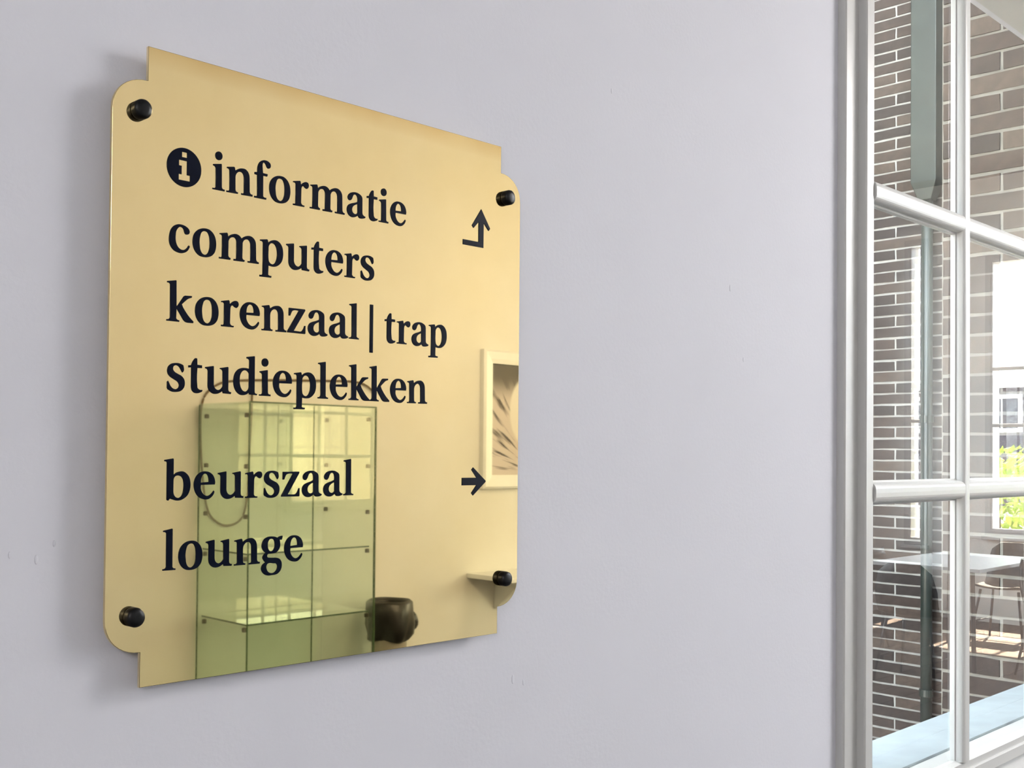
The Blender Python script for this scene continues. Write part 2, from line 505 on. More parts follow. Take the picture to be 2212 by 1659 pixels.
# letter outlines in 1/100 mm: left edge at 0, base line at 0; '*' marks a corner
GLYPHS = {
    'i': '200,2480 261,2695 444,2804 658,2772 795,2582 787,2383 652,2215 482,2178 282,2263 | 35,1813* 699,1941* 751,1904* 783,217* 841,129 1028,99* 1024,-32* 2,-26* 0,78* 203,98 264,177* 251,1559* 193,1658 22,1725*',
    'n': '16,1822* 621,1934* 686,1884* 733,1681* 871,1769 1074,1880 1308,1936 1603,1927 1842,1757 1965,1504 1992,1282* 2013,282* 2080,168 2268,124* 2261,-15* 1285,-27* 1283,97* 1454,101 1506,172* 1488,1294* 1447,1486 1313,1637 1107,1649 875,1508 776,1341 750,1162* 764,246* 809,142 985,97* 972,-22* 2,-32* 0,79* 187,98 252,184* 235,1615* 191,1694 18,1736*',
    'f': '1,1878* 240,1916* 250,2251 292,2436 454,2719 693,2878 966,2929 1241,2866 1412,2732 1454,2574 1386,2409 1249,2346 1111,2409 1032,2547 939,2682 832,2751 742,2684 704,2563 718,2261 753,1925* 1164,1910* 1180,1862* 1136,1722* 771,1726* 789,170* 856,117 1078,103* 1065,-44* 0,-37* 13,91* 208,111 258,157* 244,1694* 3,1727*',
    'o': '0,921 35,647 131,383 318,134 599,-51 1002,-101 1313,-58 1593,72 1825,329 1930,657 1950,1048 1871,1423 1662,1748 1345,1950 971,1986 662,1926 356,1749 114,1451 | 567,1019 587,715 654,368 812,138 1030,76 1231,194 1367,486 1409,854 1404,1162 1352,1488 1192,1743 943,1781 727,1661 623,1412',
    'r': '0,1822* 636,1946* 691,1878* 736,1651* 927,1828 1199,1946 1410,1899 1494,1730 1448,1538 1304,1422 1141,1472 962,1586 819,1496 774,1292* 757,246* 823,139 1091,78* 1067,-30* 12,-30* 10,87* 184,102 238,162* 241,1643* 176,1723 1,1731*',
    'm': '23,1826* 643,1946* 700,1890* 753,1661* 926,1810 1189,1921 1454,1954 1723,1867 1910,1686* 2092,1823 2394,1950 2699,1967 2973,1839 3147,1599 3193,1310* 3218,291* 3288,154 3471,102* 3445,-24* 2490,-24* 2489,96* 2658,96 2718,159* 2701,1363* 2637,1554 2500,1678 2297,1671 2080,1527 2005,1355* 1998,260* 2049,161 2218,108* 2170,-20* 1251,-31* 1265,104* 1415,101 1474,177* 1469,1398* 1427,1551 1292,1674 1110,1669 896,1554 784,1363* 773,277* 834,168 977,112* 953,-25* 2,-30* 0,88* 179,91 234,152* 238,1639* 188,1723 41,1750*',
    'a': '56,1493 123,1667 311,1847 587,1948 936,1979 1288,1888 1519,1735 1582,1527* 1591,434* 1628,289 1771,188 1914,141* 1914,73 1739,-22 1492,-60 1280,-37 1137,132* 998,42 755,-63 442,-70 163,77 4,349 0,619 135,857 392,1007 773,1122 1069,1238* 1084,1418 1046,1630 939,1775 799,1793 660,1729 558,1549 474,1359 319,1239 128,1302 | 1089,1051* 811,938 587,766 513,538 576,330 716,230 874,214 1030,279 1092,356*',
    't': '582,2443 708,2410* 725,1971* 1112,1952* 1115,1744* 729,1736* 735,509 774,294 920,192 1155,186* 1156,90 977,-20 726,-86 474,-41 292,138 235,404* 234,1752* 2,1727* 0,1892* 231,1916* 283,2062 405,2276',
    'e': '1725,1009* 571,994* 556,739 671,475 861,279 1087,200 1312,261 1499,417 1629,578* 1706,504* 1651,340 1465,115 1203,-37 903,-53 566,38 303,223 113,503 5,850 0,1185 99,1481 318,1768 614,1942 912,1977 1251,1919 1556,1713 1712,1426 1761,1179* | 557,1174* 583,1446 692,1688 877,1802 1066,1748 1181,1541 1216,1207*',
    'c': '0,824 34,1161 161,1558 396,1829 688,1963 1010,1980 1335,1896 1568,1739 1653,1559 1601,1395 1453,1322 1303,1341 1220,1473 1135,1700 1013,1789 864,1803 719,1698 588,1501 527,1136 532,827 616,530 767,312 984,198 1173,199 1360,296 1494,445 1579,569 1669,517 1617,354 1498,170 1257,7 1015,-60 719,-39 424,64 181,281 44,547',
    'p': '18,1853* 638,1952* 700,1897* 755,1702* 930,1853 1205,1960 1544,1963 1857,1788 2048,1506 2123,1105 2107,743 1987,394 1758,135 1451,-30 1174,-64 790,-9* 770,-723* 847,-765 1077,-789* 1049,-925* 0,-939* 13,-799* 194,-790 269,-718* 278,1649* 216,1729 20,1753* | 813,1493 964,1667 1147,1717 1333,1653 1490,1431 1563,1134 1562,776 1490,434 1354,213 1171,114 956,164 816,324 782,523 779,1133',
    'u': '0,1848* 676,1966* 718,1920* 728,613* 795,414 940,276 1132,235 1322,323 1480,512* 1470,1592* 1414,1715 1236,1782* 1251,1849* 1909,1969* 1959,1918* 1966,297* 2016,186 2228,120* 2182,-22* 1519,9* 1469,172* 1262,43 976,-57 690,-52 435,85 275,298 223,575* 224,1581* 175,1691 1,1758*',
    's': '1281,1868* 1288,1400 1217,1337* 1144,1438 1052,1591 870,1788 674,1832 497,1741 464,1545 591,1369 842,1235 1167,1083 1367,859 1425,562 1340,249 1110,30 754,-65 398,-51 61,102* 6,205* 0,641* 87,706* 160,578 287,347 502,167 716,136 910,255 961,453 869,634 564,818 242,998 63,1194 6,1460 90,1717 300,1907 618,1989 975,1980',
    'k': '22,2786* 724,2913* 757,2857* 779,1077* 872,1146* 1359,1838* 1466,1897* 1982,1922* 2024,1859* 1984,1783* 1714,1683 1472,1491 1206,1250* 1318,1022* 1843,378 2161,106* 2149,-15* 1767,-24* 1523,14 1331,164* 836,869* 782,911* 766,209* 848,133 1023,89* 1011,-19* 0,-13* 11,94* 209,135 273,248* 263,2576* 209,2653 23,2691*',
    'l': '22,2786* 724,2913* 757,2857* 772,210* 848,133 1023,89* 1011,-19* 0,-13* 11,94* 209,135 273,248* 263,2576* 209,2653 23,2691*',
    'z': '123,1905* 1636,1920* 1693,1834* 607,179* 1196,158* 1388,218 1514,384 1614,627* 1720,644* 1712,48* 1665,-7* 0,1* 8,117* 1061,1748* 631,1747 442,1677 343,1513 258,1304* 116,1306*',
    'd': '1125,2810* 1808,2910* 1853,2858* 1863,225* 1925,127 2105,97* 2061,-13* 1405,17* 1343,164* 1168,32 874,-55 581,-30 286,155 93,443 0,809 8,1205 148,1583 406,1845 726,1964 1020,1981 1361,1939* 1366,2551* 1306,2647 1127,2698* | 1346,1575* 1201,1742 978,1804 759,1717 587,1459 534,1109 554,787 661,470 810,290 988,223 1164,269 1310,425 1351,652*',
    'b': '0,2793* 685,2901* 734,2842* 736,1720* 914,1872 1180,1966 1503,1976 1775,1831 1968,1615 2082,1280 2102,898 2026,565 1854,258 1587,49 1266,-74 945,-79 705,-14 465,62* 335,-76* 216,-27* 200,2617* 147,2664 15,2687* | 736,1342* 773,1531 918,1659 1131,1681 1347,1609 1484,1429 1542,1191 1552,882 1499,526 1369,220 1156,106 941,158 779,350 735,563*',
    'g': '1462,1861* 1693,1965 1925,1993* 1918,1878* 1852,1677* 1666,1686* 1706,1455 1704,1175 1554,903 1309,725 972,681 666,685* 545,603 532,478 640,396* 1038,360 1408,339 1688,234 1846,20 1882,-288 1808,-563 1610,-805 1303,-936 966,-951 691,-970 386,-898 110,-678 0,-395 72,-174 371,47* 202,220 108,427 211,622 391,763* 145,978 36,1235 76,1535 254,1803 525,1942 860,1982 1198,1949 | 580,1359 622,1609 741,1767 924,1797 1094,1738 1189,1531 1214,1301 1150,1051 999,882 847,865 693,949 598,1156 | 467,-249 556,-78 738,-26 1106,-74 1352,-102 1462,-236 1450,-464 1330,-659 1117,-784 871,-780 656,-690 501,-478',
}
WORDS = [
    ('informatie', 131.8, [-126.2, -114.3, -90.0, -76.6, -54.4, -38.1, -1.1, 19.5, 32.6, 45.1]),
    ('computers', 82.1, [-161.1, -142.1, -119.9, -84.4, -60.2, -36.0, -22.1, -2.9, 13.9]),
    ('korenzaal', 32.7, [-162.2, -139.3, -117.5, -101.3, -81.9, -58.3, -38.6, -17.7, 2.4]),
    ('trap', 32.7, [40.3, 53.8, 70.6, 90.2]),
    ('studieplekken', -16.7, [-161.1, -144.1, -130.3, -106.2, -83.4, -70.9, -51.5, -28.4, -16.2, 2.8, 24.3, 47.1, 66.1]),
    ('beurszaal', -93.3, [-162.2, -138.3, -118.4, -94.7, -78.1, -62.1, -42.5, -21.7, -1.6]),
    ('lounge', -142.9, [-162.5, -150.1, -127.7, -103.6, -79.7, -58.6]),
]

# ------------------------------------------------------------------ the brass sign
def smooth_outline(txt):
    """control points 'x,y' (curved) and 'x,y*' (corner) -> dense closed outline"""
    pts = []
    for q in txt.split():
        c = q.endswith('*')
        x, y = q.rstrip('*').split(',')
        pts.append((float(x) / 100, float(y) / 100, c))
    n = len(pts)
    out = []
    for i in range(n):
        p0, p1, p2, p3 = pts[i - 1], pts[i], pts[(i + 1) % n], pts[(i + 2) % n]
        out.append(p1[:2])
        if p1[2] and p2[2]:
            continue
        chord = (p2[0] - p1[0], p2[1] - p1[1])
        def tan(prev, cur, nxt):
            d1 = math.hypot(cur[0] - prev[0], cur[1] - prev[1]) or 1e-6
            d2 = math.hypot(nxt[0] - cur[0], nxt[1] - cur[1]) or 1e-6
            vx = ((cur[0] - prev[0]) / d1 * d2 + (nxt[0] - cur[0]) / d2 * d1) / (d1 + d2)
            vy = ((cur[1] - prev[1]) / d1 * d2 + (nxt[1] - cur[1]) / d2 * d1) / (d1 + d2)
            return vx, vy
        L = math.hypot(*chord)
        t1 = None if p1[2] else tan(p0, p1, p2)
        t2 = None if p2[2] else tan(p1, p2, p3)
        if t1 is None:
            t1 = (1.5 * chord[0] / L - 0.5 * t2[0], 1.5 * chord[1] / L - 0.5 * t2[1])
        if t2 is None:
            t2 = (1.5 * chord[0] / L - 0.5 * t1[0], 1.5 * chord[1] / L - 0.5 * t1[1])
        steps = max(2, min(6, int(L / 0.7)))
        for k in range(1, steps):
            t = k / steps
            h1, h2 = 2 * t**3 - 3 * t**2 + 1, -2 * t**3 + 3 * t**2
            h3, h4 = t**3 - 2 * t**2 + t, t**3 - t**2
            out.append((h1 * p1[0] + h2 * p2[0] + (h3 * t1[0] + h4 * t2[0]) * L,
                        h1 * p1[1] + h2 * p2[1] + (h3 * t1[1] + h4 * t2[1]) * L))
    return out

def slab_from_outlines(name, contours, depth, bevel):
    """flat cut-out with holes, extruded along -Y (towards the room); units mm"""
    cu = bpy.data.curves.new(name, 'CURVE')
    cu.dimensions = '2D'
    cu.fill_mode = 'BOTH'
    cu.extrude = depth / 2000
    cu.bevel_depth = bevel / 1000
    cu.bevel_resolution = 2
    cu.offset = -bevel / 1000
    for c in contours:
        sp = cu.splines.new('POLY')
        sp.points.add(len(c) - 1)
        for p, (x, y) in zip(sp.points, c):
            p.co = (x / 1000, y / 1000, 0, 1)
        sp.use_cyclic_u = True
    tmp = bpy.data.objects.new(name, cu)
    col.objects.link(tmp)
    dg = bpy.context.evaluated_depsgraph_get()
    me = bpy.data.meshes.new_from_object(tmp.evaluated_get(dg))
    bpy.data.objects.remove(tmp)
    me.transform(Matrix.Rotation(math.pi / 2, 4, 'X'))
    me.name = name
    me.materials.clear()
    return me

PF = -0.0149                                                # front face of the plate
sign = empty('brass_sign', (0.56662, 0, 1.60831))
sign.scale = (1.00714, 1.0, 1.00714)
tag(sign, 'polished brass direction sign with stepped rounded corners and dark blue lettering', 'sign')

half = [(179.0, 222.5), (179.0, 198.3)]
for k in range(1, 11):
    t = k / 10 * math.pi / 2
    half.append((179.0 + 26.3 * math.sin(t) ** 0.95, 174.5 + 23.8 * max(0.0, math.cos(t)) ** 0.95))
outline = half + [(x, -y) for x, y in reversed(half)] + [(-x, -y) for x, y in half] + [(-x, y) for x, y in reversed(half)]
pl_me = slab_from_outlines('plate', [outline], 2.4, 0.3)
plate = obj('plate', pl_me, 'brass', sign)
plate.location.y = PF + 0.0015
plate['label'] = 'mirror polished brass plate'

glyph_me = {}
for g, txt in GLYPHS.items():
    glyph_me[g] = slab_from_outlines('letter', [smooth_outline(c) for c in txt.split('|')], 0.3, 0.22)
for word, base, us in WORDS:
    for ch, u in zip(word, us):
        o = obj('letter', glyph_me[ch], 'enamel', sign)
        o.location = (u / 1000, PF - 0.0002, base / 1000)
        o['label'] = 'dark blue letter ' + ch

cen = (412.9 - 562.6, 1750.85 - 1607.9)
disc = [(cen[0] + 13.9 * math.cos(2 * math.pi * k / 48), cen[1] + 13.9 * math.sin(2 * math.pi * k / 48)) for k in range(48)]
def shift(pts):
    return [(x - 562.6, z - 1607.9) for x, z in pts]
i_dot = shift([(410.9, 1761.8), (415.1, 1761.8), (415.1, 1758.0), (410.9, 1758.0)])
i_body = shift([(408.6, 1755.7), (415.2, 1755.7), (415.2, 1745.7), (417.7, 1745.7), (417.7, 1741.5), (408.5, 1741.5), (408.5, 1745.6), (410.8, 1745.6), (410.8, 1751.7), (408.6, 1751.7)])
def mark(name, contours, label):
    o = obj(name, slab_from_outlines(name, contours, 0.3, 0.22), 'enamel', sign)
    o.location.y = PF - 0.0002
    o['label'] = label
mark('information_icon', [disc, i_dot, i_body], 'round dark blue information symbol with a brass i')
mark('arrow', [shift([(715.8, 1768.7), (727.5, 1752.6), (725.5, 1750.5), (719.0, 1756.9), (718.9, 1734.1), (693.0, 1734.1), (693.0, 1738.7), (712.7, 1738.7), (712.7, 1756.9), (706.2, 1750.5), (704.1, 1752.6)])],
     'dark blue arrow turning upwards')
mark('arrow', [shift([(708.4, 1536.5), (724.1, 1524.8), (724.6, 1524.0), (724.1, 1523.2), (708.4, 1511.4), (706.3, 1513.7), (712.7, 1520.6), (694.5, 1520.6), (694.5, 1527.3), (712.7, 1527.3), (706.3, 1534.4)])],
     'dark blue arrow pointing right')
mark('divider_bar', [shift([(586.8, 1670.2), (590.1, 1670.2), (590.1, 1630.7), (586.8, 1630.7)])], 'thin upright dark blue bar between two words')

kn = MB()
prof = [(0.0, 0.0), (0.0067, 0.0), (0.0068, 0.0010), (0.0068, 0.0050), (0.0064, 0.0063), (0.0052, 0.0072), (0.0028, 0.0076), (0.0, 0.0077)]
kn_me = kn.lathe(prof[1:-1], 32).mesh('knob', smooth=True)
kn_me.transform(Matrix.Rotation(math.pi / 2, 4, 'X'))
sp_me = MB().lathe([(0.0060, 0.0), (0.0060, 0.0115)], 24).mesh('spacer', smooth=True)
sp_me.transform(Matrix.Rotation(math.pi / 2, 4, 'X'))
for sx in (-1, 1):
    for sz in (-1, 1):
        k = obj('knob', kn_me, 'black', sign)
        k.location = (sx * 0.1853, PF - 0.0001, 0.0015 + sz * 0.1745)
        k['label'] = 'black round fixing knob'
        s = obj('spacer', sp_me, 'black', sign)
        s.location = (sx * 0.1853, -0.0002, 0.0015 + sz * 0.1745)

# small scuffs and chips in the wall paint
for x, z, r in ((0.30, 1.480, 0.0016), (0.318, 1.476, 0.0022), (0.330, 1.486, 0.0015), (0.93, 1.93, 0.002), (1.16, 1.748, 0.0028), (1.19, 1.665, 0.0022), (0.785, 1.335, 0.003), (0.80, 1.33, 0.002)):
    m = MB().lathe([(r, 0.0), (r * 0.8, 0.0003), (r * 0.25, 0.0005)], 9)
    o = m.build('paint_blemish', 'wall', w_front, smooth=True)
    o.rotation_euler = (math.pi / 2, 0, 0)
    o.scale = (0.7, 1.6, 1)
    o.location = (x, 0.0001, z)

# ------------------------------------------------------------------ courtyard outside window_1
def brick_wall(name, label, xf, y0, y1, z0, z1, pitch, length, joint_y, near, mortar='mortar'):
    """brick wall whose face looks towards -X; bricks inside `near` (y0,y1,z0,z1) stay single parts"""
    th = 0.24
    mort = MB().box(xf + 0.004, xf + th, y0, y1, z0, z1).build(name, mortar)
    tag(mort, label, kind='structure')
    g = 0.0095 if pitch < 0.051 else 0.0085
    def brick_geo(L, rnd):
        m = MB()
        h, l = pitch - g, L - g
        n = 5
        loops = []
        for k in range(n):
            t = -l / 2 + l * k / (n - 1)
            e = 0.0016
            loops.append([(0.02, t, -h / 2 + rnd.uniform(-e, e)), (0.0, t + rnd.uniform(-e, e) * (k in (0, n - 1)), -h / 2 + rnd.uniform(-e, e)),
                          (0.0 + rnd.uniform(-e, e) * .4, t + rnd.uniform(-e, e) * (k in (0, n - 1)), h / 2 + rnd.uniform(-e, e)), (0.02, t, h / 2 + rnd.uniform(-e, e))])
        return m.loft(loops)
    rnd = random.Random(3)
    variants = [brick_geo(length, rnd) for _ in range(6)]
    var_me = [v.mesh('brick') for v in variants]
    field = MB()
    nrow = int((z1 - z0) / pitch)
    for r in range(nrow):
        zc = z0 + (r + 0.5) * pitch
        off = joint_y + (length / 2 if r % 2 else 0.0)
        k0 = math.floor((y0 - off) / length)
        y = off + k0 * length
        while y < y1 - 1e-4:
            a, b = max(y, y0), min(y + length, y1)
            L = b - a
            yc = (a + b) / 2
            y += length
            if L < 0.03:
                continue
            single = near[0] < yc < near[1] and near[2] < zc < near[3]
            v = rnd.randrange(6)
            s = (L - g) / (length - g)
            if single:
                o = obj('brick', var_me[v], 'brick', mort)
                o.location = (xf + rnd.uniform(-0.0012, 0.0012), yc, zc + rnd.uniform(-0.0012, 0.0012))
                o.scale.y = s
            else:
                field.add([(xf + p[0], yc + p[1] * s, zc + p[2]) for p in variants[v].v], variants[v].f)
    fo = field.build('brick_field', 'brick', mort)
    fo['kind'] = 'stuff'
    return mort

brick_wall('wall_courtyard', 'dark brown brick wall with white joints, further back outside the window', 5.0, WT, 3.2, -0.4, 8.0, 0.0508, 0.244, 1.525, (1.10, 1.84, 0.25, 3.45))
brick_wall('wall_pier', 'nearer brown brick pier on the right outside the window', 2.98, WT, 0.495, -0.4, 4.6, 0.0515, 0.30, 0.495, (0.1, 0.6, 0.95, 3.0), 'mortar_pier')
w_block = MB().box(X0, 5.24, 3.2, 3.5, -0.4, 8.0).build('wall_alley', 'brick')  # unseen wall added to limit sky light on the courtyard bricks
tag(w_block, 'brown brick wall closing the courtyard opposite the window', kind='structure')
w_nb = MB().box(5.5, 34, 12.0, 12.4, -0.4, 3.6).build('wall_neighbour', 'render')  # wall added to tone down the sky mirrored in the case glass
tag(w_nb, 'pale rendered wall of the building next door', kind='structure')
ground = MB().box(-30, 80, -40, 60, -0.6, -0.4).build('ground', 'ground')
tag(ground, 'grey paved ground outside the building', kind='structure')

dp = empty('downpipe', (4.94, 1.357, -0.4))
tag(dp, 'dark green rainwater downpipe on the further brick wall', 'downpipe')
MB().lathe([(0.024, 0.0), (0.024, 3.15)], 20).build('pipe', 'pipe', dp, smooth=True)
MB().loft([[(-0.03, -0.028, 3.08), (0.03, -0.028, 3.08), (0.03, 0.028, 3.08), (-0.03, 0.028, 3.08)],
           [(-0.045, -0.056, 3.16), (0.045, -0.056, 3.16), (0.045, 0.056, 3.16), (-0.045, 0.056, 3.16)],
           [(-0.045, -0.056, 5.4), (0.045, -0.056, 5.4), (0.045, 0.056, 5.4), (-0.045, 0.056, 5.4)]]).build('hopper_box', 'pipe', dp, bevel=0.004)
for z in (0.9, 2.1):
    MB().lathe([(0.029, 0), (0.029, 0.03)], 20, (0, 0, z)).build('bracket', 'pipe', dp)

# ------------------------------------------------------------------ street seen through the end window
hs = empty('row_house', (45.0, -15.5, -0.4))
tag(hs, 'low dark brick house with white windows across the street', 'house')
MB().box(0, 7, -9, 9, 0, 4.6).build('house_wall', 'house', hs)
MB().loft([[(-0.3, -9.3, 4.6), (7.3, -9.3, 4.6), (7.3, -9.3, 4.8), (-0.3, -9.3, 4.8)], [(-0.3, 9.3, 4.6), (7.3, 9.3, 4.6), (7.3, 9.3, 4.8), (-0.3, 9.3, 4.8)]]).build('eaves', 'paint', hs)
MB().loft([[(-0.2, -9.2, 4.8), (7.2, -9.2, 4.8), (3.5, -9.2, 5.1)], [(-0.2, 9.2, 4.8), (7.2, 9.2, 4.8), (3.5, 9.2, 5.1)]]).build('roof', 'roof', hs)
for y in (-6.6, -3.6, -0.6, 2.4, 5.4):
    fr = rect_frame([(0.0, 0.02), (0.0, -0.08), (-0.16, -0.08), (-0.16, 0.02)], 0, 1.5, 0, 1.45).build('house_window', 'paint', hs)
    fr.rotation_euler = (0, 0, -math.pi / 2)
    fr.location = (0, y + 1.5, 2.9)
    MB().box(0.16, 1.34, -0.03, 0.0, 0.16, 1.29).build('pane', 'dark', fr)
    MB().box(0.72, 0.78, -0.06, -0.03, 0.16, 1.29).build('muntin', 'paint', fr)

sh = empty('shrub', (13.0, -3.95, -0.4))
tag(sh, 'yellow green leafy shrub outside the end window', 'shrub')
rs = random.Random(11)
stem = MB()
for k in range(7):
    a = rs.uniform(0, 6.28)
    stem.tube([(0, 0, 0), (0.12 * math.cos(a), 0.12 * math.sin(a), 0.8), (0.4 * math.cos(a), 0.4 * math.sin(a), 1.7)], [0.025, 0.018, 0.006], 6)
stem.build('stem', 'bark', sh)
lf = MB()
for k in range(1500):
    u = Vector((rs.gauss(0, 1), rs.gauss(0, 1), rs.gauss(0, 1))).normalized() * rs.uniform(0.55, 1.0)
    c = Vector((u.x * 0.55, u.y * 0.8, 1.35 + u.z * 0.75))
    d = Vector((rs.gauss(0, 1), rs.gauss(0, 1), rs.gauss(0, 1))).normalized()
    e = d.orthogonal().normalized()
    q = d.cross(e) * 0.012
    l, w = rs.uniform(0.05, 0.09), rs.uniform(0.025, 0.04)
    lf.add([c - d * l, c + e * w + q, c + d * l, c - e * w + q], [(0, 1, 2, 3)])
lv = lf.build('foliage', 'leaf', sh)
lv['kind'] = 'stuff'

# ------------------------------------------------------------------ glass display case across the room
CXA, CXB, CYA, CYB, CZ = 3.112, 3.935, -4.40, -3.94, 1.785
case = empty('glass_display_case', ((CXA + CXB) / 2, (CYA + CYB) / 2, 0))
tag(case, 'tall frameless green glass display case with shelves, mirrored in the brass plate', 'display case')
hx, hy = (CXB - CXA) / 2, (CYB - CYA) / 2
T = 0.006
def pane_part(name, x0, x1, y0, y1, z0, z1, edges=()):
    o = MB().box(x0, x1, y0, y1, z0, z1).build(name, 'case', case)
    for e in edges:
        MB().box(*e).build('polished_edge', 'case_edge', o)
    return o
MB().box(-hx, hx, -hy, hy, 0, 0.08).build('plinth', 'white', case, bevel=0.003)
pane_part('side_panel', -hx, -hx + T, -hy, hy, 0.08, CZ, [(-hx - 0.001, -hx + T + 0.001, hy, hy + 0.003, 0.08, CZ), (-hx - 0.001, -hx + T + 0.001, -hy - 0.003, -hy, 0.08, CZ)])
pane_part('side_panel', hx - T, hx, -hy, hy, 0.08, CZ, [(hx - T - 0.001, hx + 0.001, hy, hy + 0.003, 0.08, CZ)])
pane_part('back_panel', -hx + T, hx - T, -hy, -hy + T, 0.08, CZ)
pane_part('top_panel', -hx, hx, -hy, hy, CZ, CZ + T, [(-hx, hx, hy, hy + 0.003, CZ - 0.001, CZ + T + 0.001)])
pane_part('door', -hx + T, -0.012, hy - T, hy, 0.085, CZ - 0.002, [(-0.012, -0.008, hy - T, hy, 0.085, CZ - 0.002)])
pane_part('door', -0.006, hx - T, hy - T, hy, 0.085, CZ - 0.002, [(hx - T - 0.003, hx - T, hy - T, hy + 0.001, 0.085, CZ - 0.002)])
for z in (0.68, 1.03):
    pane_part('shelf', -hx + 0.02, hx - 0.02, -hy + 0.02, hy - 0.03, z, z + T, [(-hx + 0.02, hx - 0.02, hy - 0.03, hy - 0.026, z - 0.001, z + T + 0.001), (-hx + 0.017, -hx + 0.02, -hy + 0.02, hy - 0.03, z - 0.001, z + T + 0.001)])
for z in (0.67, 1.02, 1.23, 1.48, 1.735):
    for sx, sy in ((-1, -1), (-1, 1), (1, -1), (1, 1)):
        cl = MB().lathe([(0.012, 0), (0.012, 0.018), (0.008, 0.022)], 12).build('clip', 'clip', case)
        cl.location = (sx * (hx - T - 0.012), sy * (hy - 0.045), z - 0.022)

cable = [[3.903, 1.952], [3.614, 1.94], [3.371, 1.925], [3.255, 1.904], [3.176, 1.851], [3.144, 1.784], [3.137, 1.65], [3.149, 1.456], [3.168, 1.309], [3.195, 1.216], [3.244, 1.166], [3.302, 1.144], [3.368, 1.156], [3.412, 1.199], [3.434, 1.304], [3.441, 1.455], [3.45, 1.631], [3.457, 1.783], [3.46, 1.92]]
path = [Vector(p) for p in [(4.339, 1.897), (4.212, 1.957)] + cable]
fine = []
for i in range(len(path) - 1):
    a, b2, c, d = path[max(i - 1, 0)], path[i], path[i + 1], path[min(i + 2, len(path) - 1)]
    for k in range(5):
        q = k / 5
        fine.append(0.5 * ((2 * b2) + (c - a) * q + (2 * a - 5 * b2 + 4 * c - d) * q * q + (3 * b2 - a - 3 * c + d) * q ** 3))
cb = MB().tube([(p.x, YB + 0.012, p.y) for p in fine + [path[-1]]], 0.006, 8).build('power_cord', 'cord', smooth=True)
tag(cb, 'thin brown cord looping down the wall behind the glass case', 'cord')

# waste bin with folded black liner
bn = empty('waste_bin', (4.27, -4.20, 0))
bn.scale = (0.82, 0.82, 0.98)
tag(bn, 'grey pedestal waste bin with black liner folded over its rim', 'bin')
MB().lathe([(0.15, 0.0), (0.15, 0.03), (0.125, 0.05), (0.125, 0.60), (0.14, 0.62)], 32).build('body', 'bin', bn, smooth=True)
ln = []
rs = random.Random(5)
for r, z, w in ((0.105, 0.60, 0), (0.12, 0.685, 0.002), (0.145, 0.705, 0.002), (0.165, 0.690, 0.004), (0.168, 0.62, 0.008), (0.172, 0.56, 0.014), (0.155, 0.49, 0.020), (0.135, 0.47, 0.012)):
    ln.append([((r + w * math.sin(5 * a + 9 * z) + rs.uniform(-w, w) * .4) * math.cos(a), (r + w * math.sin(5 * a + 9 * z)) * math.sin(a), z + w * 0.7 * math.sin(3 * a)) for a in [2 * math.pi * k / 40 for k in range(40)]])
MB().loft(ln, cap=False).build('liner', 'liner', bn, smooth=True)
kb = [[((0.055 * math.sin(math.pi * q / 8) * (1 + 0.15 * math.sin(3 * p + q))) * math.cos(p) + 0.19, (0.05 * math.sin(math.pi * q / 8)) * math.sin(p) + 0.02, 0.565 + 0.06 * math.cos(math.pi * q / 8)) for p in [2 * math.pi * k / 14 for k in range(14)]] for q in range(1, 8)]
MB().loft(kb).build('liner_knot', 'liner', bn, smooth=True)

# white console under the picture
cs = empty('wall_shelf', (5.80, YB, 0.735))
tag(cs, 'white shelf fixed to the far wall below the picture', 'shelf')
MB().box(-0.66, 0.66, 0.0, 0.40, 0.0, 0.03).build('shelf_board', 'white', cs, bevel=0.003)
for x in (-0.4, 0.4):
    MB().loft([[(x, 0.0, 0.0), (x, 0.25, 0.0), (x, 0.25, -0.02), (x, 0.02, -0.22), (x, 0.0, -0.22)], [(x + 0.02, 0.0, 0.0), (x + 0.02, 0.25, 0.0), (x + 0.02, 0.25, -0.02), (x + 0.02, 0.02, -0.22), (x + 0.02, 0.0, -0.22)]]).build('bracket', 'white', cs)

# framed flower photograph on the far wall
m, nt, b = new_mat('flower_print')
Ln = nt.links.new
tc = nt.nodes.new('ShaderNodeTexCoord')
def mth(op, a, b2=None):
    n = nt.nodes.new('ShaderNodeMath')
    n.operation = op
    for i, v in enumerate((a, b2)):
        if v is None:
            continue
        if isinstance(v, (int, float)):
            n.inputs[i].default_value = v
        else:
            Ln(v, n.inputs[i])
    return n.outputs[0]
sep = nt.nodes.new('ShaderNodeSeparateXYZ')
Ln(tc.outputs['Object'], sep.inputs[0])
dx = mth('SUBTRACT', sep.outputs['X'], 0.16)                # streaks fan out from a point low on the right
dz = mth('SUBTRACT', sep.outputs['Z'], -0.36)
ang = mth('ARCTAN2', dz, dx)
rad = mth('SQRT', mth('ADD', mth('MULTIPLY', dx, dx), mth('MULTIPLY', dz, dz)))
cmb = nt.nodes.new('ShaderNodeCombineXYZ')
Ln(mth('MULTIPLY', ang, 13.0), cmb.inputs[0])
Ln(mth('MULTIPLY', rad, 3.2), cmb.inputs[1])
nz = nt.nodes.new('ShaderNodeTexNoise')
nz.inputs['Scale'].default_value = 1.0
nz.inputs['Detail'].default_value = 2.0
Ln(cmb.outputs[0], nz.inputs['Vector'])
rp = nt.nodes.new('ShaderNodeValToRGB')
rp.color_ramp.elements[0].position = 0.36
rp.color_ramp.elements[0].color = (0.05, 0.042, 0.042, 1)
rp.color_ramp.elements[1].position = 0.47
rp.color_ramp.elements[1].color = (0.56, 0.50, 0.50, 1)
Ln(nz.outputs['Fac'], rp.inputs['Fac'])
top = nt.nodes.new('ShaderNodeMapRange')                    # dark blurred background at the top
